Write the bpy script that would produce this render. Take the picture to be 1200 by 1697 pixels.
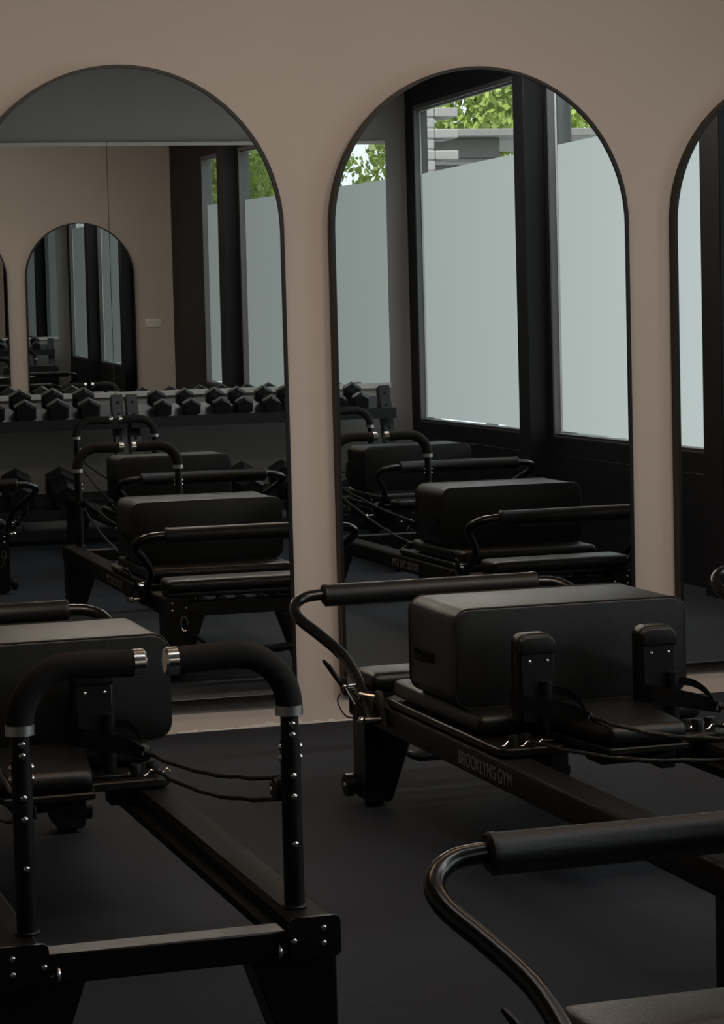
import bpy, bmesh, math, random
from mathutils import Vector, Matrix
random.seed(7)
for o in list(bpy.data.objects): bpy.data.objects.remove(o, do_unlink=True)
SC = bpy.context.scene
COL = SC.collection
PI = math.pi

# ------------------------------------------------------------------ camera
F_PX, YAW, PITCH, ROLL = 4098.9, 0.30124, -0.080668, -0.02622
fw = Vector((math.sin(YAW)*math.cos(PITCH), math.cos(YAW)*math.cos(PITCH), math.sin(PITCH)))
rt = Vector((math.cos(YAW), -math.sin(YAW), 0)); up = rt.cross(fw)
cr, sr = math.cos(ROLL), math.sin(ROLL)
r2 = cr*rt + sr*up; u2 = -sr*rt + cr*up
cam_data = bpy.data.cameras.new('camera'); cam = bpy.data.objects.new('camera', cam_data); COL.objects.link(cam)
M = Matrix((r2, u2, -fw)).transposed().to_4x4(); M.translation = Vector((0, 0, 1.4)); cam.matrix_world = M
cam_data.sensor_fit = 'VERTICAL'; cam_data.sensor_height = 24.0; cam_data.sensor_width = 24.0*1200/1697
cam_data.lens = F_PX/1697*24.0; cam_data.clip_start = 0.02; cam_data.clip_end = 200
SC.camera = cam

# ------------------------------------------------------------------ world, exposure
SC.view_settings.view_transform = 'Standard'; SC.view_settings.look = 'None'
SC.view_settings.exposure = 0.0; SC.view_settings.gamma = 1.0; SC.view_settings.use_curve_mapping = False
W = bpy.data.worlds.new('sky'); SC.world = W; W.use_nodes = True
wb = W.node_tree.nodes['Background']; wb.inputs[0].default_value = (0.80, 0.90, 1.0, 1); wb.inputs[1].default_value = 2.2
sun_d = bpy.data.lights.new('sun', 'SUN'); sun_d.energy = 5.0; sun_d.angle = 0.02; sun_d.color = (1, 0.93, 0.8)
sun = bpy.data.objects.new('sun', sun_d); COL.objects.link(sun)
sun.rotation_euler = Vector((0.55, -0.35, -0.76)).to_track_quat('-Z', 'Y').to_euler()   # shines on the trees from above the building

FILM_COL, FILM_STR = (0.80, 0.90, 0.89), 2.4
CEIL_FILL_COL, CEIL_FILL_W = (1.0, 0.66, 0.42), 22.0
BACK_FILL_COL, BACK_FILL_W = (0.97, 0.97, 1.0), 32.0
WALL_FILL_COL, WALL_FILL_W = (1.0, 0.88, 0.76), 29.0

# ------------------------------------------------------------------ materials
def mat(name, col, rough=0.5, metal=0.0, bump=0.0, bscale=200.0, var=0.0, vscale=3.0, spec=0.5, coat=0.0, rvar=0.0):
    m = bpy.data.materials.new(name); m.use_nodes = True; nt = m.node_tree; b = nt.nodes['Principled BSDF']
    b.inputs['Roughness'].default_value = rough; b.inputs['Metallic'].default_value = metal
    b.inputs['Specular IOR Level'].default_value = spec; b.inputs['Coat Weight'].default_value = coat
    tc = nt.nodes.new('ShaderNodeTexCoord')
    if var > 0:
        n = nt.nodes.new('ShaderNodeTexNoise'); n.inputs['Scale'].default_value = vscale; n.inputs['Detail'].default_value = 5
        nt.links.new(tc.outputs['Object'], n.inputs['Vector'])
        r = nt.nodes.new('ShaderNodeValToRGB'); e = r.color_ramp.elements
        e[0].position = 0.3; e[1].position = 0.7
        e[0].color = tuple(c*(1-var) for c in col)+(1,); e[1].color = tuple(min(1, c*(1+var)) for c in col)+(1,)
        nt.links.new(n.outputs[0], r.inputs[0]); nt.links.new(r.outputs[0], b.inputs['Base Color'])
        if rvar > 0:
            mr = nt.nodes.new('ShaderNodeMapRange'); mr.inputs[1].default_value = 0.3; mr.inputs[2].default_value = 0.7
            mr.inputs[3].default_value = rough-rvar; mr.inputs[4].default_value = rough+rvar
            nt.links.new(n.outputs[0], mr.inputs[0]); nt.links.new(mr.outputs[0], b.inputs['Roughness'])
    else:
        b.inputs['Base Color'].default_value = tuple(col)+(1,)
    if bump > 0:
        n2 = nt.nodes.new('ShaderNodeTexNoise'); n2.inputs['Scale'].default_value = bscale; n2.inputs['Detail'].default_value = 3
        nt.links.new(tc.outputs['Object'], n2.inputs['Vector'])
        bp = nt.nodes.new('ShaderNodeBump'); bp.inputs['Strength'].default_value = bump; bp.inputs['Distance'].default_value = 0.002
        nt.links.new(n2.outputs[0], bp.inputs['Height']); nt.links.new(bp.outputs[0], b.inputs['Normal'])
    return m
def emis(name, col, s):
    m = bpy.data.materials.new(name); m.use_nodes = True; nt = m.node_tree; nt.nodes.clear()
    e = nt.nodes.new('ShaderNodeEmission'); o = nt.nodes.new('ShaderNodeOutputMaterial')
    e.inputs[0].default_value = tuple(col)+(1,); e.inputs[1].default_value = s; nt.links.new(e.outputs[0], o.inputs[0]); return m

WALL = mat('beige_paint', (0.465, 0.402, 0.362), 0.85, bump=0.15, bscale=90, var=0.03, vscale=1.5)
GREYW = mat('grey_paint', (0.36, 0.34, 0.33), 0.85, bump=0.12, bscale=90, var=0.03, vscale=1.5)
CEILM = mat('ceiling_paint', (0.30, 0.29, 0.28), 0.9, var=0.02)
BLACKW = mat('black_wall_paint', (0.010, 0.010, 0.011), 0.55, spec=0.3, bump=0.1, bscale=60, var=0.1)
JAMB = mat('dark_grey_aluminium', (0.12, 0.12, 0.125), 0.45, var=0.05)
RUBBER = mat('black_rubber', (0.028, 0.033, 0.041), 0.72, spec=0.10, bump=0.9, bscale=330, var=0.25, vscale=0.9, rvar=0.0)
POWDER = mat('black_powder_coat', (0.0032, 0.0032, 0.0032), 0.42, spec=0.28, bump=0.15, bscale=500, var=0.1, vscale=40)
RAILM = mat('rail_satin_black', (0.0050, 0.0047, 0.0042), 0.66, spec=0.12, bump=0.08, bscale=400, var=0.1, vscale=10)
RAILSIDE = mat('rail_side_black', (0.0032, 0.0031, 0.0030), 0.5, spec=0.12, bump=0.08, bscale=400, var=0.1, vscale=10)
TUBE = mat('gloss_black_tube', (0.004, 0.004, 0.004), 0.24, var=0.1, vscale=20)
LEATHER = mat('black_vinyl', (0.0030, 0.0030, 0.0028), 0.38, spec=0.36, bump=0.35, bscale=420, var=0.12, vscale=6)
LEATHER2 = mat('black_vinyl_roll', (0.0070, 0.0068, 0.0066), 0.46, spec=0.35, bump=0.25, bscale=420, var=0.12, vscale=6)
FOAM = mat('black_foam_grip', (0.012, 0.0105, 0.0095), 0.85, spec=0.3, bump=0.3, bscale=300, var=0.15, vscale=15)
CHROME = mat('chrome', (0.75, 0.73, 0.70), 0.18, metal=1.0, var=0.02)
BRUSHED = mat('brushed_aluminium', (0.55, 0.55, 0.55), 0.33, metal=1.0, var=0.05, vscale=60)
ROPE = mat('black_rope', (0.004, 0.004, 0.004), 0.6, spec=0.3, bump=0.6, bscale=600, var=0.2, vscale=80)
LETTER = mat('grey_lettering', (0.15, 0.145, 0.14), 0.5, var=0.03)
IRON = mat('rubber_hex_head', (0.010, 0.010, 0.0105), 0.42, spec=0.4, bump=0.15, bscale=250, var=0.1, vscale=20)
RACKM = mat('rack_steel', (0.012, 0.012, 0.014), 0.42, spec=0.4, bump=0.1, bscale=300, var=0.08)
WHITE = mat('white_trim', (0.62, 0.60, 0.57), 0.5, var=0.02)
BRICKM = mat('white_painted_brick', (0.42, 0.39, 0.385), 0.85, bump=0.6, bscale=60, var=0.10, vscale=12)
FASCIA = mat('grey_fascia', (0.12, 0.11, 0.105), 0.7, var=0.05)
CANOPY = mat('canopy_edge_grey', (0.26, 0.24, 0.235), 0.6, var=0.04)
LEAF = mat('leaf_green', (0.27, 0.34, 0.07), 0.6, var=0.55, vscale=1.8)
BARK = mat('bark', (0.10, 0.08, 0.06), 0.9, var=0.2, vscale=10)
GRND = mat('paving', (0.30, 0.29, 0.27), 0.9, var=0.1)
FILM = emis('frosted_film', FILM_COL, FILM_STR)     # emission standing in for daylight through film; stronger square on, to light the room
_n = FILM.node_tree; _ge = _n.nodes.new('ShaderNodeNewGeometry'); _d = _n.nodes.new('ShaderNodeVectorMath'); _d.operation = 'DOT_PRODUCT'
_n.links.new(_ge.outputs['Normal'], _d.inputs[0]); _n.links.new(_ge.outputs['Incoming'], _d.inputs[1])
_a = _n.nodes.new('ShaderNodeMath'); _a.operation = 'ABSOLUTE'; _n.links.new(_d.outputs['Value'], _a.inputs[0])
_p = _n.nodes.new('ShaderNodeMath'); _p.operation = 'POWER'; _p.inputs[1].default_value = 1.3; _n.links.new(_a.outputs[0], _p.inputs[0])
_q = _n.nodes.new('ShaderNodeMath'); _q.operation = 'MULTIPLY'; _q.inputs[1].default_value = FILM_STR; _n.links.new(_p.outputs[0], _q.inputs[0])
_n.links.new(_q.outputs[0], [x for x in _n.nodes if x.type == 'EMISSION'][0].inputs['Strength'])
MIRR = bpy.data.materials.new('mirror_silver'); MIRR.use_nodes = True
b_ = MIRR.node_tree.nodes['Principled BSDF']; b_.inputs['Base Color'].default_value = (0.82, 0.835, 0.82, 1); b_.inputs['Metallic'].default_value = 1; b_.inputs['Roughness'].default_value = 0.0
GLASS = bpy.data.materials.new('clear_glass'); GLASS.use_nodes = True
nt = GLASS.node_tree; nt.nodes.clear()
_t = nt.nodes.new('ShaderNodeBsdfTransparent'); _g = nt.nodes.new('ShaderNodeBsdfGlossy'); _g.inputs['Roughness'].default_value = 0.0
_m = nt.nodes.new('ShaderNodeMixShader'); _o = nt.nodes.new('ShaderNodeOutputMaterial');
_t.inputs[0].default_value = (0.93, 0.96, 0.95, 1)
_m.inputs[0].default_value = 0.07; nt.links.new(_t.outputs[0], _m.inputs[1]); nt.links.new(_g.outputs[0], _m.inputs[2]); nt.links.new(_m.outputs[0], _o.inputs[0])

# ------------------------------------------------------------------ mesh helpers
def bx(bm, a, b, bev=0.0, seg=2):
    """axis-aligned box from corner a to corner b, bevelled"""
    c = [(a[i]+b[i])/2 for i in range(3)]; s = [abs(b[i]-a[i]) for i in range(3)]
    r = bmesh.ops.create_cube(bm, size=1); vs = r['verts']
    for v in vs: v.co = Vector((c[0]+v.co.x*s[0], c[1]+v.co.y*s[1], c[2]+v.co.z*s[2]))
    if bev > 0:
        es = list({e for v in vs for e in v.link_edges})
        bmesh.ops.bevel(bm, geom=es, offset=min(bev, min(s)*0.49), segments=seg, profile=0.5, affect='EDGES')
def prism(bm, pts, axis, a, b, bev=0.0, seg=2):
    """polygon pts (2-D) extruded along axis from a to b"""
    def P(p, t):
        return Vector((t, p[0], p[1])) if axis == 0 else (Vector((p[0], t, p[1])) if axis == 1 else Vector((p[0], p[1], t)))
    A = [bm.verts.new(P(p, a)) for p in pts]; B = [bm.verts.new(P(p, b)) for p in pts]; n = len(pts)
    fs = [bm.faces.new(A), bm.faces.new(B[::-1])]
    for i in range(n): fs.append(bm.faces.new((A[i], B[i], B[(i+1) % n], A[(i+1) % n])))
    bmesh.ops.recalc_face_normals(bm, faces=fs)
    if bev > 0:
        es = list({e for f in fs[:2] for e in f.edges})
        bmesh.ops.bevel(bm, geom=es, offset=bev, segments=seg, profile=0.5, affect='EDGES')
def tube(bm, pts, r, n=10, caps=True, radii=None):
    pts = [Vector(p) for p in pts]; rings = []; nrm = None
    for i, p in enumerate(pts):
        t = (pts[min(i+1, len(pts)-1)]-pts[max(i-1, 0)]).normalized()
        if nrm is None:
            nrm = t.orthogonal().normalized()
        nrm = (nrm-t*nrm.dot(t)).normalized(); bi = t.cross(nrm); rr = radii[i] if radii else r
        rings.append([bm.verts.new(p+(nrm*math.cos(2*PI*k/n)+bi*math.sin(2*PI*k/n))*rr) for k in range(n)])
    for i in range(len(rings)-1):
        for k in range(n): bm.faces.new((rings[i][k], rings[i][(k+1) % n], rings[i+1][(k+1) % n], rings[i+1][k]))
    if caps: bm.faces.new(rings[0][::-1]); bm.faces.new(rings[-1])
def cyl(bm, a, b, r, n=14): tube(bm, [a, b], r, n)
def smooth_path(pts, k=6):
    pts = [Vector(p) for p in pts]; out = []
    P = [2*pts[0]-pts[1]]+pts+[2*pts[-1]-pts[-2]]
    for i in range(1, len(P)-2):
        for j in range(k):
            t = j/k; a, b, c, d = P[i-1], P[i], P[i+1], P[i+2]
            out.append(0.5*((2*b)+(c-a)*t+(2*a-5*b+4*c-d)*t*t+(3*b-a-3*c+d)*t*t*t))
    out.append(pts[-1]); return out
def ball(bm, c, r, u=8, v=6, sc=(1, 1, 1)):
    res = bmesh.ops.create_uvsphere(bm, u_segments=u, v_segments=v, radius=r)
    for q in res['verts']: q.co = Vector((q.co.x*sc[0], q.co.y*sc[1], q.co.z*sc[2]))+Vector(c)
def torus(bm, c, R, r, axis='x', n=16, m=6, squash=1.0):
    pts = []
    for i in range(n+1):
        a = 2*PI*i/n; u, v = math.cos(a)*R, math.sin(a)*R*squash
        pts.append(Vector(c)+(Vector((0, u, v)) if axis == 'x' else Vector((u, 0, v)) if axis == 'y' else Vector((u, v, 0))))
    tube(bm, pts, r, m, caps=False)
def cushion(bm, x0, x1, y0, y1, z0, z1, r, seg=4, crown=0.0, shape=None):
    """rounded box pad, optionally crowned on top"""
    nb = bmesh.new(); bx(nb, (x0, y0, z0), (x1, y1, z1), r, seg)
    if shape or crown:
        bmesh.ops.subdivide_edges(nb, edges=[e for e in nb.edges if e.calc_length() > 0.08], cuts=4, use_grid_fill=True)
        for v in nb.verts:
            u = (v.co.x-x0)/(x1-x0)*2-1; w = (v.co.y-y0)/(y1-y0)*2-1
            if v.co.z > (z0+z1)/2: v.co.z += crown*(1-u*u)*(1-w*w)
            if shape: v.co = shape(v.co)
    me = bpy.data.meshes.new('tmp'); nb.to_mesh(me); bm.from_mesh(me); nb.free(); bpy.data.meshes.remove(me)
def obj(name, bm, m, parent=None, smooth=True, kind=None, label=None):
    bmesh.ops.recalc_face_normals(bm, faces=bm.faces[:])
    me = bpy.data.meshes.new(name); bm.to_mesh(me); bm.free(); me.materials.append(m)
    if smooth:
        for p in me.polygons: p.use_smooth = True
        try: me.set_sharp_from_angle(angle=math.radians(38))
        except Exception: pass
    o = bpy.data.objects.new(name, me); COL.objects.link(o)
    if parent: o.parent = parent
    if kind: o['kind'] = kind
    if label: o['label'] = label
    return o
def thing(name, label, cat, loc=(0, 0, 0), rz=0, group=None):
    o = bpy.data.objects.new(name, None); COL.objects.link(o); o.location = loc; o.rotation_euler = (0, 0, rz)
    o['label'] = label; o['category'] = cat
    if group: o['group'] = group
    return o
def dup(root, loc, rz=0, label=None, group=None, sc=None):
    r = root.copy(); COL.objects.link(r); r.location = loc; r.rotation_euler = (0, 0, rz)
    if sc: r.scale = sc
    if label: r['label'] = label
    if group: r['group'] = group
    for ch in KIDS[root.name]:
        c = ch.copy(); COL.objects.link(c); c.parent = r
        for g in KIDS.get(ch.name, []):
            d = g.copy(); COL.objects.link(d); d.parent = c
    return r
KIDS = {}
def index(root):
    KIDS[root.name] = [o for o in COL.objects if o.parent == root]
    for c in KIDS[root.name]: KIDS[c.name] = [o for o in COL.objects if o.parent == c]
B = bmesh.new

# ------------------------------------------------------------------ room shell
XL, XR, YB, YF, ZC = -2.6, 5.143, -0.12, 8.065, 3.25
b = B(); bx(b, (XL-0.2, YB-0.2, -0.12), (5.242, YF+0.2, -0.012)); floor = obj('floor', b, RUBBER, kind='structure', smooth=False)
ys = [YB, 1.02, 2.24, 3.46, 4.68, 5.90, 7.12, YF]
for i in range(len(ys)-1):            # rolled rubber flooring laid in strips, fine joints between
    for (xa, xb) in ((XL, XR),):
        b = B(); bx(b, (xa+0.0005, ys[i]+0.0005, -0.0119), (xb-0.0005, ys[i+1]-0.0005, 0.0), 0.0004, 1)
        obj('rubber_mat', b, RUBBER, floor, smooth=False)
b = B(); bx(b, (XL-0.2, YF, -0.012), (5.242, YF+0.2, ZC)); wf = obj('wall_front', b, WALL, kind='structure', smooth=False)
b = B(); bx(b, (XL-0.2, YB-0.2, -0.012), (5.242, YB, ZC)); wbk = obj('wall_back', b, GREYW, kind='structure', smooth=False)
b = B(); bx(b, (XL-0.2, YB, -0.012), (XL, YF, ZC)); obj('wall_left', b, WALL, kind='structure', smooth=False)
b = B(); bx(b, (XL-0.2, YB-0.2, ZC), (5.242, YF+0.2, ZC+0.15)); obj('ceiling', b, CEILM, kind='structure', smooth=False)
# bare filler smears where the beige paint stops above the floor
b = B()
for i in range(26):
    x = 1.83+i*0.024; h = 0.004+0.007*random.random()+(0.006 if 9 < i < 18 else 0)
    bx(b, (x, YF-0.004, 0.0), (x+0.028, YF+0.001, h), 0.0015, 1)
obj('paint_edge', b, WHITE, wf, kind='stuff')

# window wall: lower parapet, lintel, piers, three windows
ZS, ZH, ZFILM = 0.665, 2.79, 2.335
b = B(); bx(b, (XR, YB, -0.012), (5.242, YF, ZS)); bx(b, (XR, YB, ZH), (5.242, YF, ZC))
wins = [(0.045, 2.40), (2.665, 5.06), (5.41, 6.62)]
solid = [(YB, wins[0][0]), (wins[0][1], wins[1][0]), (wins[1][1], wins[2][0]), (wins[2][1], YF)]
for a, c_ in solid: bx(b, (XR, a, ZS), (5.242, c_, ZH))
wr = obj('wall_right', b, BLACKW, kind='structure', smooth=False)
for a, c_ in ((2.44, 2.62), (5.14, 5.37)):
    b = B(); bx(b, (5.02, a, -0.012), (XR+0.001, c_, ZC), 0.004, 1); obj('pier', b, BLACKW, wr, smooth=False)
for a, c_ in ((YB, 2.44), (2.62, 5.14), (5.37, YF)):
    b = B(); bx(b, (XR-0.006, a+0.002, 0.0), (XR, c_-0.002, 0.565), 0.002, 1); obj('skirting_panel', b, BLACKW, wr, smooth=False)
for i, (a, c_) in enumerate(wins):
    b = B()   # frame with jambs lining the opening
    for q in (((XR+0.004, a, ZS), (5.243, a+0.022, ZH)), ((XR+0.004, c_-0.022, ZS), (5.243, c_, ZH)),
              ((XR+0.004, a+0.022, ZS), (5.243, c_-0.022, ZS+0.02)), ((XR+0.004, a+0.022, ZH-0.03), (5.243, c_-0.022, ZH))):
        bx(b, q[0], q[1], 0.002, 1)
    w = obj('window_%d' % (i+1), b, JAMB, kind='structure', smooth=False)
    b = B(); bx(b, (XR-0.002, a+0.024, ZS+0.0202), (5.19, c_-0.024, ZS+0.024), 0.001, 1); obj('window_sill', b, JAMB, w, smooth=False)
    b = B(); bx(b, (5.180, a+0.0222, ZH-0.042), (5.199, c_-0.0222, ZH-0.030), 0.001, 1); bx(b, (5.186, a+0.0222, ZS+0.025), (5.1955, a+0.0262, ZH-0.043), 0.0005, 1); obj('bead_trim', b, WHITE, w, smooth=False)
    b = B(); bx(b, (5.200, a+0.022, ZS+0.02), (5.206, c_-0.022, ZH-0.03)); obj('pane', b, GLASS, w, smooth=False)
    b = B(); bx(b, (5.1960, a+0.030, ZS+0.032), (5.1975, c_-0.024, ZFILM)); obj('frosted_film', b, FILM, w, smooth=False)

# added unseen fill panels under the ceiling, brightening front and back walls
cl = None
for k, (x, y) in enumerate(((0.6, 5.2), (2.2, 5.2), (3.8, 5.2), (1.4, 3.3), (2.9, 3.3), (4.4, 3.0))):
    names = ['nearest the left wall by the mirrors', 'in the middle by the mirrors', 'nearest the windows by the mirrors', 'nearest the left wall over the back row', 'in the middle over the back row', 'nearest the windows over the back row']
    if cl is None:
        cl = thing('added_fill_panel', '', 'added fill light', (x, y, ZC-0.09), 0, 'added fill panels under the ceiling')
        b = B(); bx(b, (-0.62, -0.17, 0.0), (0.62, 0.17, 0.05), 0.01, 2); obj('housing', b, WHITE, cl)
        b = B(); bx(b, (-0.60, -0.15, -0.006), (0.60, 0.15, 0.0)); obj('diffuser', b, emis('fill_panel_glow', CEIL_FILL_COL, 1.0), cl, smooth=False)
        for sx in (-0.45, 0.45):
            b = B(); cyl(b, (sx, 0, 0.05), (sx, 0.02, 0.075), 0.006, 8); obj('hanger', b, BRUSHED, cl)
        index(cl); o = cl
    else: o = dup(cl, (x, y, ZC-0.09))
    o['label'] = 'added unseen rectangular ceiling fill panel '+names[k]
    ld = bpy.data.lights.new('fill_panel_lamp', 'AREA'); ld.shape = 'RECTANGLE'; ld.size = 1.2; ld.size_y = 0.3
    ld.energy = CEIL_FILL_W/3 if y > 4.5 else BACK_FILL_W*(0.10, 0.30, 0.60)[k-3]; ld.color = CEIL_FILL_COL if y > 4.5 else BACK_FILL_COL
    lo = bpy.data.objects.new('fill_panel_lamp', ld); COL.objects.link(lo); lo.location = (x, y, ZC-0.11)
for k, (x, lab) in enumerate(((0.9, 'nearest the left wall'), (2.4, 'in the middle'), (3.9, 'nearest the windows'))):  # unseen fill bars, added to lift the front wall's brightness
    t = thing('added_wall_fill', 'added unseen fill light bar aimed at the mirror wall, '+lab, 'added fill light', (x, 3.9, ZC-0.10), 0, 'added fill bars aimed at the mirrors')
    t.rotation_euler = (math.radians(61), 0, 0)
    b = B(); bx(b, (-0.42, -0.06, 0.0), (0.42, 0.06, 0.07), 0.012, 2); obj('housing', b, WHITE, t)
    b = B(); bx(b, (-0.40, -0.05, -0.004), (0.40, 0.05, 0.0)); obj('lens', b, emis('wall_fill_glow', WALL_FILL_COL, 1.0), t, smooth=False)
    b = B(); cyl(b, (0, 0.06, 0.04), (0, 0.105, 0.06), 0.008, 8); obj('bracket', b, BRUSHED, t)
    ld = bpy.data.lights.new('wall_fill_lamp', 'AREA'); ld.shape = 'RECTANGLE'; ld.size = 0.8; ld.size_y = 0.1; ld.energy = WALL_FILL_W/3; ld.color = WALL_FILL_COL; ld.spread = math.radians(110)
    lo = bpy.data.objects.new('wall_fill_lamp', ld); COL.objects.link(lo); lo.location = (x, 3.9+0.010*math.sin(math.radians(61)), ZC-0.10-0.010); lo.rotation_euler = (math.radians(61), 0, 0)

# ------------------------------------------------------------------ arched mirrors
def arch(w, z0, z1, n=40):
    r = w/2; p = [(-r, z0), (r, z0)]
    for i in range(n+1):
        a = PI*i/n; p.append((r*math.cos(a), z1-r+r*math.sin(a)))
    return p
def arched_mirror(cx, label, ty, tp):
    t = thing('arched_mirror', label, 'mirror', (cx, 8.004, 1.16), 0, 'tall arched mirrors on the front wall')
    t.rotation_euler = (tp, 0, ty)
    w, z0, z1 = 1.078, 0.112-1.16, 2.224-1.16
    o_, i_ = arch(w, z0, z1), [(x*(1-0.020/ w*1.0), z) for x, z in arch(w-0.004, z0+0.010, z1-0.010)]
    b = B(); n = len(o_)
    V = [[b.verts.new((x, y, z)) for x, z in pts] for pts, y in ((o_, 0.050), (o_, 0.0), (i_, 0.0), (i_, 0.012))]
    for j in range(3):
        for k in range(n): b.faces.new((V[j][k], V[j][(k+1) % n], V[j+1][(k+1) % n], V[j+1][k]))
    b.faces.new(V[0])
    obj('frame', b, POWDER, t)
    b = B(); prism(b, i_, 1, 0.006, 0.011); obj('mirror_glass', b, MIRR, t, smooth=False)
    return t
TY, TP = -0.0142, -0.0012
arched_mirror(1.700, 'tall black-framed arched mirror at the left, reflecting the dumbbell rack', TY, TP)
arched_mirror(2.948, 'tall black-framed arched mirror in the middle, reflecting two frosted windows', TY, TP)
arched_mirror(4.206, 'tall black-framed arched mirror cut off by the right edge of the picture', TY, TP)

# mirror panels on the back wall
for (xa, xb, lab) in ((1.13, 3.077, 'wide frameless wall mirror behind the left dumbbell rack'), (3.081, 4.99, 'wide frameless wall mirror nearest the windows behind the right dumbbell rack')):
    t = thing('wall_mirror', lab, 'mirror', ((xa+xb)/2, YB+0.002, 0.935), 0, 'wall mirrors behind the racks'); t.rotation_euler = (-0.0100, 0, 0)
    h = (xb-xa)/2
    b = B(); bx(b, (-h, 0.0, 0.0), (h, 0.008, 1.61)); obj('mirror_glass', b, MIRR, t, smooth=False)
    b = B(); bx(b, (-h, 0.0, -0.035), (h, 0.03, 0.0), 0.002, 1); obj('bottom_rail', b, WHITE, t, smooth=False)
    b = B(); bx(b, (-h, 0.0, 1.61), (h, 0.014, 1.635), 0.002, 1); obj('top_rail', b, WHITE, t, smooth=False)

# socket on the front wall beyond the third mirror
t = thing('wall_socket', 'white double power socket on the beige wall beside the window corner', 'socket', (4.93, YF, 1.22))
b = B(); bx(b, (-0.08, -0.010, -0.042), (0.08, 0.0, 0.042), 0.004, 2); obj('cover_plate', b, WHITE, t)
for s in (-0.038, 0.038):
    b = B(); torus(b, (s, -0.011, 0), 0.021, 0.003, 'y', 16, 5); obj('outlet', b, WHITE, t)

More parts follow.
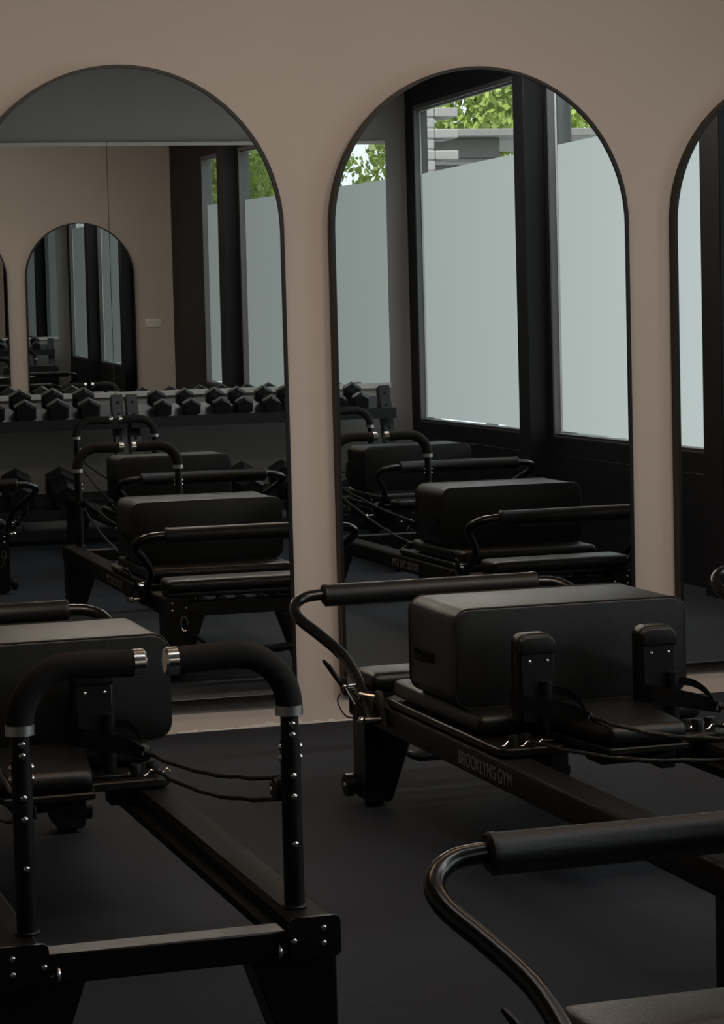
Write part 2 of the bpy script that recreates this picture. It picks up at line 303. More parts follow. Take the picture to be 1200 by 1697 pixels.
# ------------------------------------------------------------------ pilates reformer (local: x across, y 0 head end .. 2.55 foot end)
HW = 0.3125
def make_reformer():
    R = thing('pilates_reformer', 'x', 'pilates reformer')
    zt, rw = 0.32, 0.088
    for s in (-1, 1):
        # rail: box section with a rounded shoulder and an inner track
        xo, xi = s*(HW-0.003), s*(HW-rw)
        prof = [(xo, 0.251), (xo, zt-0.012), (xo-s*0.004, zt-0.004), (xo-s*0.012, zt), (xi+s*0.010, zt), (xi, zt-0.010), (xi, 0.300),
                (xi-s*0.0, 0.285), (xi-s*0.016, 0.280), (xi-s*0.016, 0.262), (xi, 0.258), (xi+s*0.0, 0.251)]
        b = B(); prism(b, prof, 1, 0.006, 2.52); rail = obj('rail', b, RAILM, R)
        rail.data.materials.append(RAILSIDE)
        for p in rail.data.polygons:
            if abs(p.normal.x) > 0.7: p.material_index = 1
        if s < 0:
            cu = bpy.data.curves.new('letters', 'FONT'); cu.body = "BROOKLYN'S GYM"; cu.size = 0.042; cu.extrude = 0.0006; cu.space_character = 1.0
            to = bpy.data.objects.new('letters', cu); COL.objects.link(to)
            bpy.context.view_layer.update()
            dg = bpy.context.evaluated_depsgraph_get(); me = bpy.data.meshes.new_from_object(to.evaluated_get(dg))
            bpy.data.objects.remove(to, do_unlink=True); me.name = 'lettering'; me.materials.clear(); me.materials.append(LETTER)
            xs = [v.co.x for v in me.vertices]; zs = [v.co.y for v in me.vertices]; L = max(xs)-min(xs); H = max(zs)-min(zs)
            for v in me.vertices:
                u = (v.co.x-min(xs))/L; w = (v.co.y-min(zs))/H
                v.co = Vector((xo-0.0006-(v.co.z)*0.5, 1.60-u*0.37, 0.264+w*0.036))
            me.update(); lo = bpy.data.objects.new('lettering', me); COL.objects.link(lo); lo.parent = rail; lo['label'] = "grey lettering BROOKLYN'S GYM"
        # end plates
        for (ya, yb) in ((-0.006, 0.004), (2.522, 2.532)):
            b = B(); xa, xb_ = s*(HW-0.096), s*(HW)
            pts = []
            x0, x1, z0, z1, r = min(xa, xb_), max(xa, xb_), 0.247, 0.3225, 0.012
            for (cx, cz, a0) in ((x1-r, z1-r, 0), (x0+r, z1-r, 90), (x0+r, z0+r, 180), (x1-r, z0+r, 270)):
                for k in range(4): a = math.radians(a0+30*k); pts.append((cx+r*math.cos(a), cz+r*math.sin(a)))
            prism(b, pts, 1, ya, yb); pl = obj('end_plate', b, POWDER, R)
            b = B(); yy = ya if ya < 0 else yb; sg = -1 if ya < 0 else 1
            for (dx, dz) in ((HW-0.032, 0.301), (HW-0.032, 0.273), (HW-0.087, 0.281)):
                ball(b, (s*dx, yy, dz), 0.0058, 8, 6, (1, 0.6, 1))
            obj('screws', b, CHROME, kind='stuff', parent=pl)
        # legs: wide tapering box legs, outer side upright, inner side slanted
        for y0, y1 in ((0.012, 0.125), (2.40, 2.515)):
            b = B(); xo2 = s*(HW-0.004)
            pts = [(xo2, 0.251), (s*(HW-0.165), 0.251), (s*(HW-0.084), 0.022), (s*(HW-0.076), 0.014), (s*(HW-0.014), 0.014), (xo2, 0.024)]
            prism(b, pts, 1, y0, y1, 0.003, 1); lg = obj('leg', b, POWDER, R)
            b = B(); cyl(b, (s*(HW-0.045), (y0+y1)/2, 0.0), (s*(HW-0.045), (y0+y1)/2, 0.0142), 0.028, 14); obj('rubber_foot', b, RUBBER, lg)
        b = B(); cyl(b, (s*(HW+0.006), 2.50, 0.052), (s*(HW+0.028), 2.50, 0.052), 0.033, 20)
        cyl(b, (s*(HW-0.004), 2.50, 0.052), (s*(HW+0.006), 2.50, 0.052), 0.010, 8)
        wh = obj('wheel', b, POWDER, R)
        b = B(); ball(b, (s*(HW+0.028), 2.50, 0.052), 0.008, 8, 6, (0.6, 1, 1)); obj('wheel_bolt', b, CHROME, wh)
        # riser post with foam grip, ring, cap, screws
        px, py = (0.253 if s > 0 else -0.238), 0.085
        b = B(); cyl(b, (px, py, zt-0.001), (px, py, 0.632), 0.0185, 18); cyl(b, (px, py, 0.628), (px, py, 0.70), 0.0165, 18)
        torus(b, (px, py, zt+0.003), 0.019, 0.004, 'z', 18, 6)
        post = obj('riser_post', b, POWDER, R)
        path = [(px, py, 0.690), (px, py, 0.700)]
        rad, zc = 0.098, 0.792
        for k in range(0, 10):
            a = PI/2*k/9; path.append((px-s*rad*(1-math.cos(a)), py, zc-rad+rad*math.sin(a)))
        xe = 0.045 if s > 0 else -0.030
        path += [(px-s*(rad+0.03), py, zc), (xe, py, zc-0.003)]
        b = B(); tube(b, path, 0.0245, 18); obj('foam_grip', b, FOAM, post)
        b = B(); cyl(b, (px, py, 0.676), (px, py, 0.694), 0.0255, 20); obj('collar_ring', b, BRUSHED, post)
        b = B(); tube(b, [(xe+s*0.003, py, zc-0.003), (xe-s*0.016, py, zc-0.0033), (xe-s*0.020, py, zc-0.0033)], 0.0255, 20, radii=[0.0252, 0.0252, 0.021]); obj('end_cap', b, CHROME, post)
        b = B()
        for z in (0.661, 0.641, 0.566, 0.528, 0.44): ball(b, (px, py-0.0178, z), 0.0062, 8, 6, (1, 0.7, 1))
        for z in (0.617, 0.597):
            for q in (-1, 1): ball(b, (px+q*0.0182, py, z), 0.0062, 8, 6, (0.8, 1, 1))
        obj('screws', b, CHROME, kind='stuff', parent=post)
        # pulley on the foot side of the post
        b = B(); qx, qy, qz = px-s*0.012, py+0.045, 0.532
        cyl(b, (qx-0.009, qy, qz), (qx+0.009, qy, qz), 0.021, 16)
        bx(b, (qx-0.013, py+0.010, qz-0.012), (qx-0.0105, qy+0.016, qz+0.012), 0.002, 1); bx(b, (qx+0.0105, py+0.010, qz-0.012), (qx+0.013, qy+0.016, qz+0.012), 0.002, 1)
        pu = obj('pulley', b, POWDER, R)
        b = B(); ball(b, (qx-0.0135, qy, qz), 0.0055, 8, 6, (0.6, 1, 1)); ball(b, (qx+0.0135, qy, qz), 0.0055, 8, 6, (0.6, 1, 1)); obj('pulley_bolt', b, CHROME, pu, kind='stuff')
        # eye bolt on the head crossbar
        b = B(); torus(b, (s*0.200, 0.006, 0.262), 0.010, 0.0032, 'x', 16, 6, 1.25); cyl(b, (s*0.200, 0.012, 0.262), (s*0.200, 0.03, 0.262), 0.004, 8)
        ball(b, (s*0.211, 0.016, 0.262), 0.008, 8, 6); obj('eye_bolt', b, CHROME, R)
        # shoulder rest: post, bracket plate, vinyl pad
        hx, hy = s*0.168+0.010, 1.375
        b = B(); cyl(b, (hx, hy, 0.345), (hx, hy, 0.492), 0.0145, 16); bx(b, (hx-0.045, hy-0.03, 0.345), (hx+0.05, hy+0.04, 0.353), 0.002, 1)
        sp = obj('shoulder_rest_post', b, POWDER, R)
        ox = hx-(0.018 if s < 0 else 0.032)
        b = B(); bx(b, (ox-0.041, hy+0.012, 0.39), (ox+0.043, hy+0.019, 0.572), 0.002, 1); bp = obj('back_plate', b, POWDER, sp)
        b = B(); nb = [(ox-0.055, 0.4022)]
        def dome(hw, z0, z1, r):
            q = [(ox-hw+0.001, z0)]
            for k in range(7): a_ = PI-PI/2*k/6; q.append((ox-hw+r+0.001+r*math.cos(a_), z1-r+r*math.sin(a_)))
            for k in range(7): a_ = PI/2-PI/2*k/6; q.append((ox+hw-r+0.001+r*math.cos(a_), z1-r+r*math.sin(a_)))
            return q+[(ox+hw+0.001, z0)]
        prism(b, dome(0.049, 0.385, 0.607, 0.026), 1, hy+0.018, hy+0.078, 0.014, 4)
        # folded vinyl lip over the plate top
        prism(b, dome(0.046, 0.558, 0.602, 0.022), 1, hy+0.008, hy+0.030, 0.005, 3)
        obj('shoulder_pad', b, LEATHER, sp)
        b = B()
        for q in (-0.020, 0.026): ball(b, (ox+q, hy+0.0115, 0.540), 0.0045, 8, 6, (1, 0.5, 1))
        obj('screws', b, BRUSHED, sp, kind='stuff')
        # rope cleats on the carriage
        b = B()
        cl_pts = ((-0.262, 1.335), (-0.226, 1.345)) if s < 0 else ((0.232, 1.355), (0.274, 1.370))
        for (qx_, qy_) in cl_pts: tube(b, [(qx_, qy_, 0.345), (qx_, qy_, 0.368), (qx_, qy_, 0.373)], 0.014, 16, radii=[0.014, 0.014, 0.0125])
        cleat = obj('rope_cleat', b, POWDER, R)
        cx0 = cl_pts[1][0]-0.004; cy0 = cl_pts[1][1]
        b = B()
        for (dx, dy) in ((-0.052, -0.012), (-0.012, -0.034), (0.026, -0.030)):
            qx_, qy_ = cx0+dx, cy0+dy
            tube(b, smooth_path([(qx_-0.014, qy_-0.006, 0.348), (qx_-0.004, qy_-0.002, 0.351), (qx_+0.006, qy_, 0.360), (qx_+0.014, qy_-0.002, 0.352)], 3), 0.0018, 6)
            ball(b, (qx_-0.013, qy_-0.006, 0.3495), 0.003, 6, 5)
        obj('wire_clip', b, CHROME, cleat, kind='stuff')
        # hand strap slung round the shoulder-rest post, its ring and the two rope runs to the pulley
        b = B(); pts = [(hx+0.05, hy+0.070, 0.45), (hx-0.055, hy+0.055, 0.452), (hx-0.095, hy+0.01, 0.448), (hx-0.075, hy-0.045, 0.444), (hx, hy-0.10, 0.438), (hx+0.035, hy-0.15, 0.425), (hx+0.045, hy-0.165, 0.422)]
        pts = smooth_path([(hx-0.085, hy+0.030, 0.450), (hx-0.080, hy-0.030, 0.446), (hx-0.035, hy-0.075, 0.441), (hx+0.015, hy-0.12, 0.432), (hx+0.040, hy-0.155, 0.424)], 5)
        for side in (0, 1):
            if side: pts = smooth_path([(hx-0.085, hy+0.030, 0.450), (hx-0.02, hy+0.022, 0.462), (hx+0.035, hy-0.01, 0.466), (hx+0.050, hy-0.08, 0.452), (hx+0.042, hy-0.155, 0.426)], 5)
            hh = 0.022 if not side else 0.010
            top = [b.verts.new(p+Vector((0, 0, hh*(1-0.45*(i/len(pts))**4)))) for i, p in enumerate(pts)]; bot = [b.verts.new(p-Vector((0, 0, hh*(1-0.45*(i/len(pts))**4)))) for i, p in enumerate(pts)]
            for i in range(len(pts)-1): b.faces.new((top[i], top[i+1], bot[i+1], bot[i]))
        bmesh.ops.solidify(b, geom=b.faces[:], thickness=0.004)
        st = obj('hand_strap', b, ROPE, R)
        b = B(); torus(b, (hx+0.044, hy-0.162, 0.424), 0.012, 0.003, 'x', 14, 6); obj('strap_ring', b, POWDER, st)
        b = B(); A = Vector((hx+0.046, hy-0.168, 0.424)); P1 = Vector((qx, qy+0.004, qz+0.020)); P2 = Vector((qx, qy+0.004, qz-0.020)); C0 = Vector((cx0+0.003, cy0-0.030, 0.357))
        def sag(a, c, d, n=12): return [a.lerp(c, i/n)-Vector((0, 0, d*math.sin(PI*i/n)))+Vector((0.002*math.sin(i*1.7), 0, 0.0015*math.sin(i*2.3))) for i in range(n+1)]
        tube(b, sag(A, P1, 0.018), 0.0048, 8); tube(b, sag(C0, P2, 0.022), 0.0048, 8)
        tube(b, [P1+Vector((0, 0.0, 0)), Vector((qx, qy-0.014, qz+0.016)), Vector((qx, qy-0.021, qz)), Vector((qx, qy-0.014, qz-0.016)), P2], 0.0045, 8)
        obj('rope', b, ROPE, R)
        # footbar side: pivot bracket, pin, lever
        b = B()
        pts = [(2.165, 0.270), (2.245, 0.270), (2.250, 0.300), (2.232, 0.352), (2.222, 0.362), (2.208, 0.362), (2.196, 0.350), (2.180, 0.300)]
        prism(b, pts, 0, s*0.3135, s*0.330, 0.002, 1); br = obj('pivot_bracket', b, POWDER, R)
        b = B(); cyl(b, (s*0.327, 2.20, 0.286), (s*0.378, 2.20, 0.286), 0.008, 12); ball(b, (s*0.378, 2.20, 0.286), 0.012, 10, 8)
        cyl(b, (s*0.328, 2.235, 0.345), (s*0.36, 2.26, 0.350), 0.005, 8); ball(b, (s*0.362, 2.262, 0.350), 0.007, 8, 6); obj('pivot_pin', b, CHROME, br, kind='stuff')
        b = B(); tube(b, [(s*0.345, 2.245, 0.300), (s*0.362, 2.30, 0.325), (s*0.385, 2.345, 0.362)], 0.008, 8)
        bx(b, (min(s*0.380, s*0.390), 2.315, 0.34), (max(s*0.380, s*0.390), 2.335, 0.39), 0.003, 1)
        V_ = [Vector((s*x_, y_, z_)) for x_, y_, z_ in ((0.382, 2.328, 0.362), (0.384, 2.350, 0.356), (0.416, 2.382, 0.412), (0.423, 2.392, 0.426), (0.425, 2.382, 0.434), (0.413, 2.364, 0.420))]
        W_ = [v_+Vector((s*0.007, 0, 0.002)) for v_ in V_]; A_ = [b.verts.new(v_) for v_ in V_]; C_ = [b.verts.new(v_) for v_ in W_]
        b.faces.new(A_); b.faces.new(C_[::-1])
        for k in range(6): b.faces.new((A_[k], C_[k], C_[(k+1) % 6], A_[(k+1) % 6]))
        tube(b, smooth_path([(s*0.40, 2.33, 0.342), (s*0.415, 2.30, 0.325), (s*0.405, 2.26, 0.292), (s*0.375, 2.23, 0.288)], 4), 0.0022, 6)
        lv = obj('latch_lever', b, POWDER, R)
        b = B(); cyl(b, (s*0.372, 2.335, 0.365), (s*0.352, 2.335, 0.366), 0.0035, 8); ball(b, (s*0.389, 2.318, 0.365), 0.007, 8, 6); cyl(b, (s*0.387, 2.312, 0.36), (s*0.37, 2.285, 0.318), 0.0035, 8); obj('latch_link', b, CHROME, lv, kind='stuff')
    # crossbars
    b = B(); bx(b, (-HW+0.0965, 0.010, 0.244), (HW-0.0965, 0.075, 0.298), 0.003, 1); obj('crossbar', b, POWDER, R)
    b = B(); bx(b, (-HW+0.09, 2.455, 0.246), (HW-0.09, 2.520, 0.302), 0.003, 1)
    obj('crossbar', b, POWDER, R)
    b = B(); bx(b, (-0.22, 2.285, 0.262), (0.22, 2.330, 0.282), 0.003, 1); sb = obj('spring_bar', b, POWDER, R)
    for k in range(5):
        x = -0.16+0.08*k
        b = B(); cyl(b, (x-0.008, 2.33, 0.272), (x+0.008, 2.40, 0.300), 0.0042, 8); ball(b, (x+0.008, 2.40, 0.300), 0.009, 8, 6)
        n = 34; tube(b, [(x+0.0075*math.cos(i*PI/2), 1.72+0.56*i/(n*2), 0.270+0.0075*math.sin(i*PI/2)) for i in range(n*2+1)], 0.0028, 5)
        obj('spring', b, CHROME, R)
    # footbar (one bent tube) with padded roll
    half = [(0.337, 2.215, 0.282), (0.337, 2.30, 0.334), (0.338, 2.385, 0.386), (0.352, 2.468, 0.436), (0.395, 2.550, 0.486), (0.428, 2.604, 0.519),
            (0.437, 2.642, 0.543), (0.422, 2.673, 0.563), (0.388, 2.694, 0.576), (0.345, 2.700, 0.580)]
    L = smooth_path([(-x, y, z) for x, y, z in half], 4); Rr = [(-p.x, p.y, p.z) for p in reversed(L)]
    b = B(); tube(b, L+[Vector((0, 2.70, 0.580))]+[Vector(p) for p in Rr], 0.0165, 18); fb = obj('footbar', b, TUBE, R)
    b = B(); tube(b, [(-0.334, 2.70, 0.580), (-0.330, 2.70, 0.580), (-0.320, 2.70, 0.580), (-0.318, 2.70, 0.580), (0.318, 2.70, 0.580), (0.320, 2.70, 0.580), (0.330, 2.70, 0.580), (0.334, 2.70, 0.580)], 0.027, 22,
                  radii=[0.027, 0.0310, 0.0310, 0.0296, 0.0296, 0.0310, 0.0310, 0.027])
    bx(b, (-0.328, 2.697, 0.5440), (0.328, 2.700, 0.556), 0.001, 1)
    obj('padded_roll', b, LEATHER2, fb)
    # standing platform at the foot end
    b = B(); bx(b, (-0.290, 2.37, 0.3205), (0.290, 2.515, 0.338), 0.004, 2); ob = obj('platform_board', b, POWDER, R)
    b = B(); cushion(b, -0.295, 0.295, 2.350, 2.528, 0.338, 0.388, 0.020, 4, 0.003); obj('platform_pad', b, LEATHER, ob)
    # carriage: deck, wheels blocks, mattress, headrest
    pts = []
    x1, y0, y1, r = 0.306, 1.30, 2.22, 0.03
    for (cx, cy, a0) in ((x1-r, y1-r, 0), (-x1+r, y1-r, 90), (-x1+r, y0+r, 180), (x1-r, y0+r, 270)):
        for k in range(4): a = math.radians(a0+30*k); pts.append((cx+r*math.cos(a), cy+r*math.sin(a)))
    b = B(); prism(b, pts, 2, 0.3255, 0.345, 0.003, 1)
    for sx in (-0.19, 0.19):
        for yy in (1.36, 2.12): bx(b, (sx-0.025, yy-0.03, 0.285), (sx+0.025, yy+0.03, 0.3255), 0.004, 1)
    dk = obj('carriage_deck', b, POWDER, R)
    b = B(); cushion(b, -0.300, 0.300, 1.47, 2.165, 0.351, 0.401, 0.020, 4, 0.002); obj('carriage_mattress', b, LEATHER, dk)
    def taper(c):
        t = min(1, max(0, (c.y-1.085)/0.33)); w = 0.098+0.045*t
        return Vector((c.x/0.14*w-0.016, c.y, c.z))
    b = B(); cushion(b, -0.14, 0.14, 1.085, 1.465, 0.368, 0.418, 0.022, 5, 0.010, taper); hr = obj('headrest', b, LEATHER, R)
    b = B(); prism(b, [(-0.116, 1.082), (0.084, 1.082), (0.124, 1.36), (0.124, 1.465), (-0.156, 1.465), (-0.156, 1.36)], 2, 0.352, 0.368, 0.003, 1)
    bx(b, (-0.06, 1.12, 0.325), (0.03, 1.35, 0.338), 0.002, 1)
    bx(b, (0.035, 1.14, 0.300), (0.075, 1.20, 0.352), 0.003, 1); bx(b, (-0.075, 1.24, 0.30), (0.075, 1.34, 0.352), 0.003, 1)
    obj('headrest_board', b, POWDER, hr)
    # strap with snap hooks across the foot legs
    b = B(); pts = smooth_path([(-0.235, 2.545, 0.235), (-0.225, 2.548, 0.20), (-0.17, 2.552, 0.150), (-0.12, 2.555, 0.112), (-0.05, 2.556, 0.108), (0.10, 2.556, 0.106), (0.20, 2.553, 0.118), (0.262, 2.545, 0.150), (0.275, 2.540, 0.20)], 4)
    rad = [0.007+0.010*max(0, min(1, (p.x+0.13)/0.04))*max(0, min(1, (0.2-p.x)/0.04)) for p in pts]
    tube(b, pts, 0.01, 8, radii=rad); ss = obj('foot_strap', b, ROPE, R)
    b = B(); torus(b, (-0.238, 2.545, 0.222), 0.013, 0.0032, 'y', 14, 5, 2.2); torus(b, (0.274, 2.542, 0.205), 0.011, 0.0024, 'y', 14, 5, 2.0); torus(b, (-0.125, 2.556, 0.115), 0.009, 0.002, 'y', 10, 5)
    obj('snap_hook', b, CHROME, ss, kind='stuff')
    index(R); return R

def make_box():
    T = thing('sitting_box', 'x', 'box')
    w, d, h, r = 0.315, 0.36, 0.250, 0.040
    b = B()
    pts = []
    for (cx, cz, a0) in ((w-r, h-r, 0), (-w+r, h-r, 90), (-w+r, r, 180), (w-r, r, 270)):
        for k in range(7): a = math.radians(a0+15*k); pts.append((cx+r*math.cos(a), cz+r*math.sin(a)))
    prism(b, pts, 1, 0.0, d, 0.006, 3); c = obj('cover', b, LEATHER, T)
    for y in (0.0035, d-0.0035):
        b = B(); q = [Vector((x*0.9985, y, h/2+(z-h/2)*0.998)) for x, z in pts]; tube(b, q+[q[0]], 0.0030, 6, caps=False); obj('piping', b, LEATHER2, c)
    for s in (-1, 1):
        b = B(); P = smooth_path([(s*(w-0.001), 0.155, 0.108), (s*(w+0.010), 0.175, 0.107), (s*(w+0.015), 0.235, 0.104), (s*(w+0.010), 0.295, 0.107), (s*(w-0.001), 0.315, 0.108)], 4)
        t_ = [b.verts.new(p+Vector((0, 0, 0.011))) for p in P]; l_ = [b.verts.new(p-Vector((0, 0, 0.011))) for p in P]
        for i in range(len(P)-1): b.faces.new((t_[i], t_[i+1], l_[i+1], l_[i]))
        bmesh.ops.solidify(b, geom=b.faces[:], thickness=0.003); obj('carry_handle', b, ROPE, T)
    index(T); return T

ref = make_reformer(); box = make_box()
YA, YBr = 4.20, 0.77
spots = [ # x, y, label, box dx, box y(local), box label
 (0.93, YA, 'black pilates reformer cut by the left edge, its foam risers nearest the camera', 0.038, 1.50, 'black vinyl sitting box at the left edge behind the foam risers'),
 (2.35, YA, "black pilates reformer in the middle with BROOKLYN'S GYM lettering on its rail", -0.005, 1.585, 'black vinyl sitting box on the middle reformer before the mirrors'),
 (3.63, YA, 'black pilates reformer nearest the windows, reflected in the middle mirror', 0.0, 1.60, 'black vinyl sitting box on the reformer reflected in the middle mirror'),
 (1.595, YBr, 'black pilates reformer at the bottom right, its padded footbar nearest the camera', 0.012, 1.56, 'black vinyl sitting box on the bottom right reformer'),
 (2.90, YBr, 'black pilates reformer in the back row before the left dumbbell rack', 0.0, 1.60, 'black vinyl sitting box on the back-row reformer before the left rack'),
 (4.31, YBr, 'black pilates reformer in the back row nearest the windows', 0.0, 1.60, 'black vinyl sitting box on the back-row reformer nearest the windows')]
for i, (x, y, lab, dx, by, blab) in enumerate(spots):
    if i == 0: ref.location = (x, y, 0); ref['label'] = lab; ref['group'] = 'pilates reformers in two rows'; box.location = (x+dx, y+by, 0.4022); box['label'] = blab; box['group'] = 'sitting boxes on the reformers'
    else:
        rz = -0.0235 if i == 2 else 0.0
        dup(ref, (x, y, 0), rz, lab); dup(box, (x+dx*math.cos(rz)-by*math.sin(rz), y+by, 0.4022), rz, blab)

# ------------------------------------------------------------------ dumbbell racks
def make_rack(w):
    T = thing('dumbbell_rack', 'x', 'rack')
    # slanted uprights with punched holes, at both ends
    for s in (-1, 1):
        x0 = s*(w/2-0.038)
        b = B(); A = Vector((x0, 0.60, 0.05)); Z = Vector((x0, 0.29, 0.915)); ax = (Z-A).normalized(); sd = Vector((0, 1, 0)); sd = (sd-ax*sd.dot(ax)).normalized()
        wx, wy = 0.036, 0.040
        V = [b.verts.new(p+Vector((i*wx, 0, 0))+sd*j*wy) for p in (A, Z) for (i, j) in ((-1, -1), (1, -1), (1, 1), (-1, 1))]
        b.faces.new(V[:4]); b.faces.new(V[4:])
        for k in range(4): b.faces.new((V[k], V[(k+1) % 4], V[4+(k+1) % 4], V[4+k]))
        u = obj('upright', b, RACKM, T, smooth=False)
        b = B()
        for k in range(11):
            p = A.lerp(Z, 0.06+0.088*k)
            cyl(b, p+sd*(wy+0.0006), p+sd*(wy-0.003), 0.011, 10)
            for q in (-1, 1): cyl(b, p+Vector((q*(wx+0.0006), 0, 0)), p+Vector((q*(wx-0.003), 0, 0)), 0.011, 10)
        obj('holes', b, mat('hole_black', (0.002, 0.002, 0.002), 0.9, var=0.1) if 'hole_black' not in bpy.data.materials else bpy.data.materials['hole_black'], u, kind='stuff')
        b = B(); bx(b, (x0-0.035, 0.02, 0.0), (x0+0.035, 0.68, 0.05), 0.004, 1); obj('foot', b, RACKM, T)
        b = B()
        for z, y in ((0.86, 0.31), (0.77, 0.34)): ball(b, (x0+s*0.032, y, z), 0.011, 8, 6)
        obj('bolts', b, CHROME, kind='stuff', parent=u)
    # sloping trays: plate with front and back lips
    for (yc, zc, dep) in ((0.30, 0.80, 0.36), (0.44, 0.245, 0.40)):
        b = B(); sl = math.tan(math.radians(16)); h = dep/2
        pts = [(yc-h, zc+h*sl), (yc+h, zc-h*sl), (yc+h, zc-h*sl+0.035), (yc+h+0.005, zc-h*sl+0.035), (yc+h+0.005, zc-h*sl-0.035), (yc+h-0.01, zc-h*sl-0.035), (yc+h-0.01, zc-h*sl-0.008), (yc-h, zc+h*sl-0.008)]
        prism(b, pts, 0, -w/2+0.002, w/2-0.002); obj('tray', b, RACKM, T, smooth=False)
    b = B(); bx(b, (-w/2+0.07, 0.56, 0.03), (w/2-0.07, 0.64, 0.10), 0.004, 1); obj('base_bar', b, RACKM, T)
    index(T); return T
RX = [(2.175, 'black dumbbell rack on the left under the wall mirror'), (3.985, 'black dumbbell rack nearest the windows under the wall mirror')]
rk = make_rack(1.79)
rk.location = (RX[0][0], YB+0.03, 0); rk['label'] = RX[0][1]; rk['group'] = 'dumbbell racks'
dup(rk, (RX[1][0], YB+0.03, 0), 0, RX[1][1])
def make_dumbbell(hr, hl, L):
    T = thing('hex_dumbbell', 'x', 'dumbbell')
    for s in (-1, 1):
        b = B(); pts = [(hr*math.cos(PI/6+PI/3*k), hr*math.sin(PI/6+PI/3*k)) for k in range(6)]
        ya, yb = s*(L/2-hl), s*(L/2); lo, hi = min(ya, yb), max(ya, yb)
        rings = []
        for y, f in ((lo, 0.80), (lo+hl*0.22, 1.0), (hi-hl*0.22, 1.0), (hi, 0.80)): rings.append([b.verts.new((p[0]*f, y, p[1]*f)) for p in pts])
        for i in range(3):
            for k in range(6): b.faces.new((rings[i][k], rings[i][(k+1) % 6], rings[i+1][(k+1) % 6], rings[i+1][k]))
        b.faces.new(rings[0]); b.faces.new(rings[3]); obj('head', b, IRON, T, smooth=False)
    b = B(); tube(b, [(0, y, 0) for y in (-L/2+hl-0.002, -0.04, 0, 0.04, L/2-hl+0.002)], 0.015, 12, radii=[0.014, 0.0165, 0.018, 0.0165, 0.014]); obj('handle', b, CHROME, T)
    index(T); return T
SLA = math.radians(16)
def place_db(proto, first, x, yc, zc, hr, label, group):
    # resting on the sloping tray: axis runs down the slope
    off = hr*math.cos(PI/6)+0.004
    loc = (x, YB+0.03+yc+off*math.sin(SLA), zc+off*math.cos(SLA))
    o = proto if first else dup(proto, loc)
    o.location = loc; o.rotation_euler = (-SLA, 0, 0); o['label'] = label; o['group'] = group; return o
ordn = ['first', 'second', 'third', 'fourth', 'fifth', 'sixth', 'seventh', 'eighth', 'ninth']
dA = make_dumbbell(0.080, 0.085, 0.31)
for k, x in enumerate((1.40, 1.60, 1.80, 2.01, 2.22, 2.42, 2.63, 2.83)): place_db(dA, k == 0, x, 0.30, 0.80, 0.080, 'medium black hex dumbbell, %s from the left on the left rack top tray' % ordn[k], 'dumbbells on the left rack top tray')
dB = make_dumbbell(0.066, 0.075, 0.29)
for k, x in enumerate((3.31, 3.50, 3.70, 3.85, 4.03, 4.18, 4.33, 4.49, 4.65)): place_db(dB, k == 0, x, 0.30, 0.80, 0.066, 'small black hex dumbbell, %s from the left on the right rack top tray' % ordn[k], 'dumbbells on the right rack top tray')
dC = make_dumbbell(0.105, 0.13, 0.38)
for k in range(5): place_db(dC, k == 0, 1.50+0.285*k, 0.44, 0.245, 0.105, 'large black hex dumbbell, %s from the left on the left rack lower tray' % ordn[k], 'large dumbbells on the left rack lower tray')
dD = make_dumbbell(0.098, 0.12, 0.36)
for k in range(6): place_db(dD, k == 0, 3.30+0.27*k, 0.44, 0.245, 0.098, 'large black hex dumbbell, %s from the left on the right rack lower tray' % ordn[k], 'large dumbbells on the right rack lower tray')

# ------------------------------------------------------------------ outside, beyond the windows
b = B(); bx(b, (5.40, -14, -0.35), (30, 20, -0.05)); obj('paving_ground', b, GRND, kind='structure', smooth=False)
def brick_pier(x, y, w, label):
    t = thing('brick_pier', label, 'pier', (x, y, -0.05))
    b = B(); bx(b, (-w/2+0.01, -w/2+0.01, 0), (w/2-0.01, w/2-0.01, 4.0)); obj('mortar_core', b, BRICKM, t, smooth=False)
    b = B(); bx(b, (-w/2, -w/2, 0), (w/2, -0.005, 0.066), 0.006, 1); m1 = obj('brick', b, BRICKM, t, smooth=False); me = m1.data
    for r in range(50):
        for h in range(2):
            o = m1 if r == h == 0 else m1.copy()
            if o is not m1: COL.objects.link(o)
            o.location = (random.uniform(-0.004, 0.004), (h*w/2) if r % 2 == 0 else (h*w/2), r*0.078)
            if r % 2: o.rotation_euler = (0, 0, PI/2); o.location = (-h*w/2 + random.uniform(-0.003, 0.003)+w/2-w/2 , 0, r*0.078); o.location.x = (0 if h else w/2)
    return t
brick_pier(5.57, -1.55, 0.36, 'white painted brick pier outside the window nearest the back wall')
t = thing('canopy', 'grey flat-roofed canopy outside the windows, in front of the trees', 'canopy', (0, -9.0, 0))
b = B(); bx(b, (5.9, -2.2, 3.25), (10.2, 0.2, 3.33), 0.01, 1); obj('canopy_roof', b, CANOPY, t)
b = B(); bx(b, (5.9, -2.1, 3.03), (8.88, 0.0, 3.249), 0.01, 1); obj('fascia', b, FASCIA, t)
b = B(); bx(b, (5.9, -0.02, 2.965), (9.6, 0.04, 2.99), 0.004, 1); obj('lower_trim', b, CANOPY, t)
b = B(); bx(b, (5.9, -0.1, 2.88), (9.6, -0.02, 2.96), 0.004, 1); obj('beam', b, FASCIA, t)
for x, y in ((6.2, -0.15), (9.4, -0.15), (6.2, -2.0), (9.4, -2.0)):
    b = B(); bx(b, (x-0.06, y-0.06, -0.05), (x+0.06, y+0.06, 2.88 if y > -1 else 3.25), 0.006, 1); obj('canopy_post', b, FASCIA, t)
t = thing('porch_post', 'grey square post outside the second window', 'post', (5.70, 1.22, -0.05))
b = B(); bx(b, (-0.08, -0.17, 0), (0.08, 0.17, 4.2), 0.01, 1); obj('shaft', b, FASCIA, t)
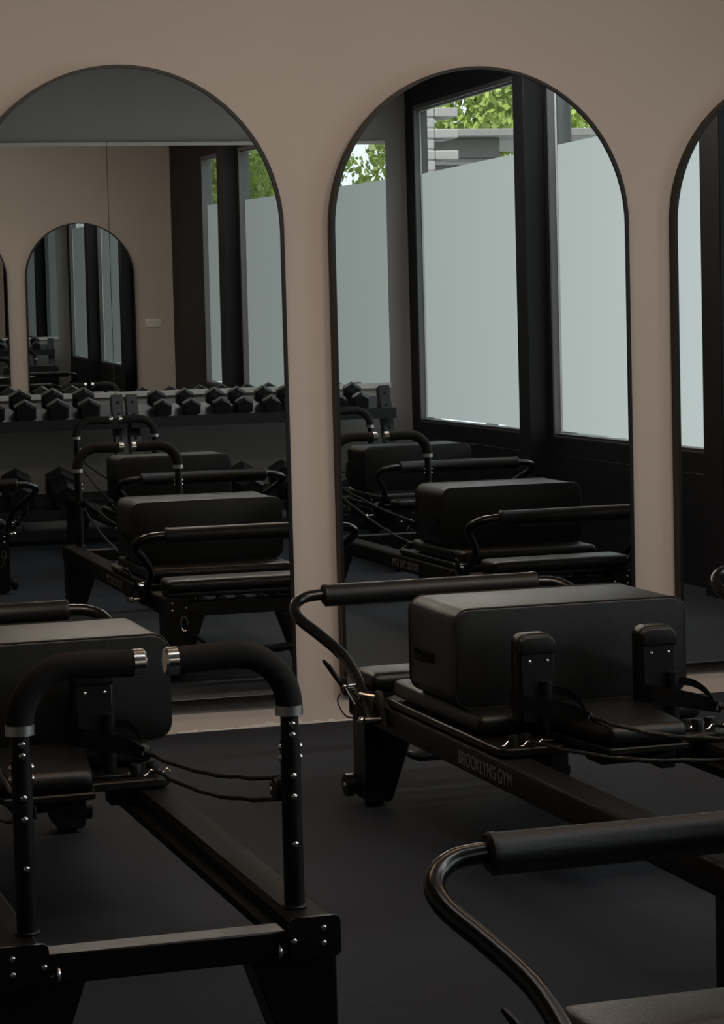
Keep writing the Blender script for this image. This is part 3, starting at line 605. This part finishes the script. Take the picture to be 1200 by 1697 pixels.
b = B(); bx(b, (-0.13, -0.19, 0), (0.13, 0.19, 0.12), 0.01, 1); obj('base_block', b, FASCIA, t)
lv = bmesh.new()
leaf_meshes = []
for k in range(3):
    rnd = random.Random(k); me = bpy.data.meshes.new('foliage'); V = []; Fc = []
    for i in range(15000):
        while True:
            p = Vector((rnd.uniform(-1, 1), rnd.uniform(-1, 1), rnd.uniform(-1, 1)))
            if 0.25 < p.length < 1 and rnd.random() < p.length**2: break
        n = 0.8+0.25*math.sin(p.x*6+k)*math.sin(p.y*7)*math.sin(p.z*5)
        p = p*n; a = Vector((rnd.gauss(0, 1), rnd.gauss(0, 1), rnd.gauss(0, 1))).normalized(); c_ = a.orthogonal().normalized()
        c_.rotate(Matrix.Rotation(rnd.uniform(0, 6.28), 3, a)); d = a.cross(c_); s = rnd.uniform(0.020, 0.036)
        q = len(V); V += [p-c_*s, p+d*s*0.5, p+c_*s, p-d*s*0.5]; Fc.append((q, q+1, q+2, q+3))
    me.from_pydata(V, [], Fc); me.materials.append(LEAF); leaf_meshes.append(me)
lv.free()
TR = [(7.2, -16.0), (11.7, -15.6), (16.2, -14.0), (9.4, -20.5), (14.0, -20.0), (18.5, -18.5), (16.8, -9.2), (16.4, -4.6), (16.7, 0.0), (16.3, 4.6), (16.8, 9.2), (15.6, 13.8), (11.2, 16.0), (6.8, 17.4), (9.0, 21.5), (13.6, 20.4)]
pos = ['left one of the front pair behind the canopy', 'right one of the front pair behind the canopy', 'beside the front pair behind the canopy', 'left one of the far row behind the canopy', 'middle one of the far row behind the canopy', 'right one of the far row behind the canopy',
       'first of the street row from the canopy', 'second of the street row from the canopy', 'third of the street row from the canopy', 'fourth of the street row from the canopy', 'fifth of the street row from the canopy', 'last of the street row from the canopy',
       'right one of the pair past the mirror wall', 'left one of the pair past the mirror wall', 'left one of the far pair past the mirror wall', 'right one of the far pair past the mirror wall']
TR = [(x, y, 2.15) for x, y in TR]
for i, (x, y, r) in enumerate(TR):
    t = thing('leafy_tree', 'bright green leafy tree outside, '+pos[i], 'tree', (x, y, -0.05), 0, 'trees outside the windows')
    o = bpy.data.objects.new('foliage', leaf_meshes[i % 3]); COL.objects.link(o); o.parent = t; o.location = (0, 0, 3.6); o.scale = (r, r, r*1.25); o['kind'] = 'stuff'
    b = B(); tube(b, [(0, 0, 0), (0.05, 0.03, 1.5), (0, 0.1, 3.4)], 0.2, 10, radii=[0.24, 0.17, 0.1]); obj('trunk', b, BARK, t)
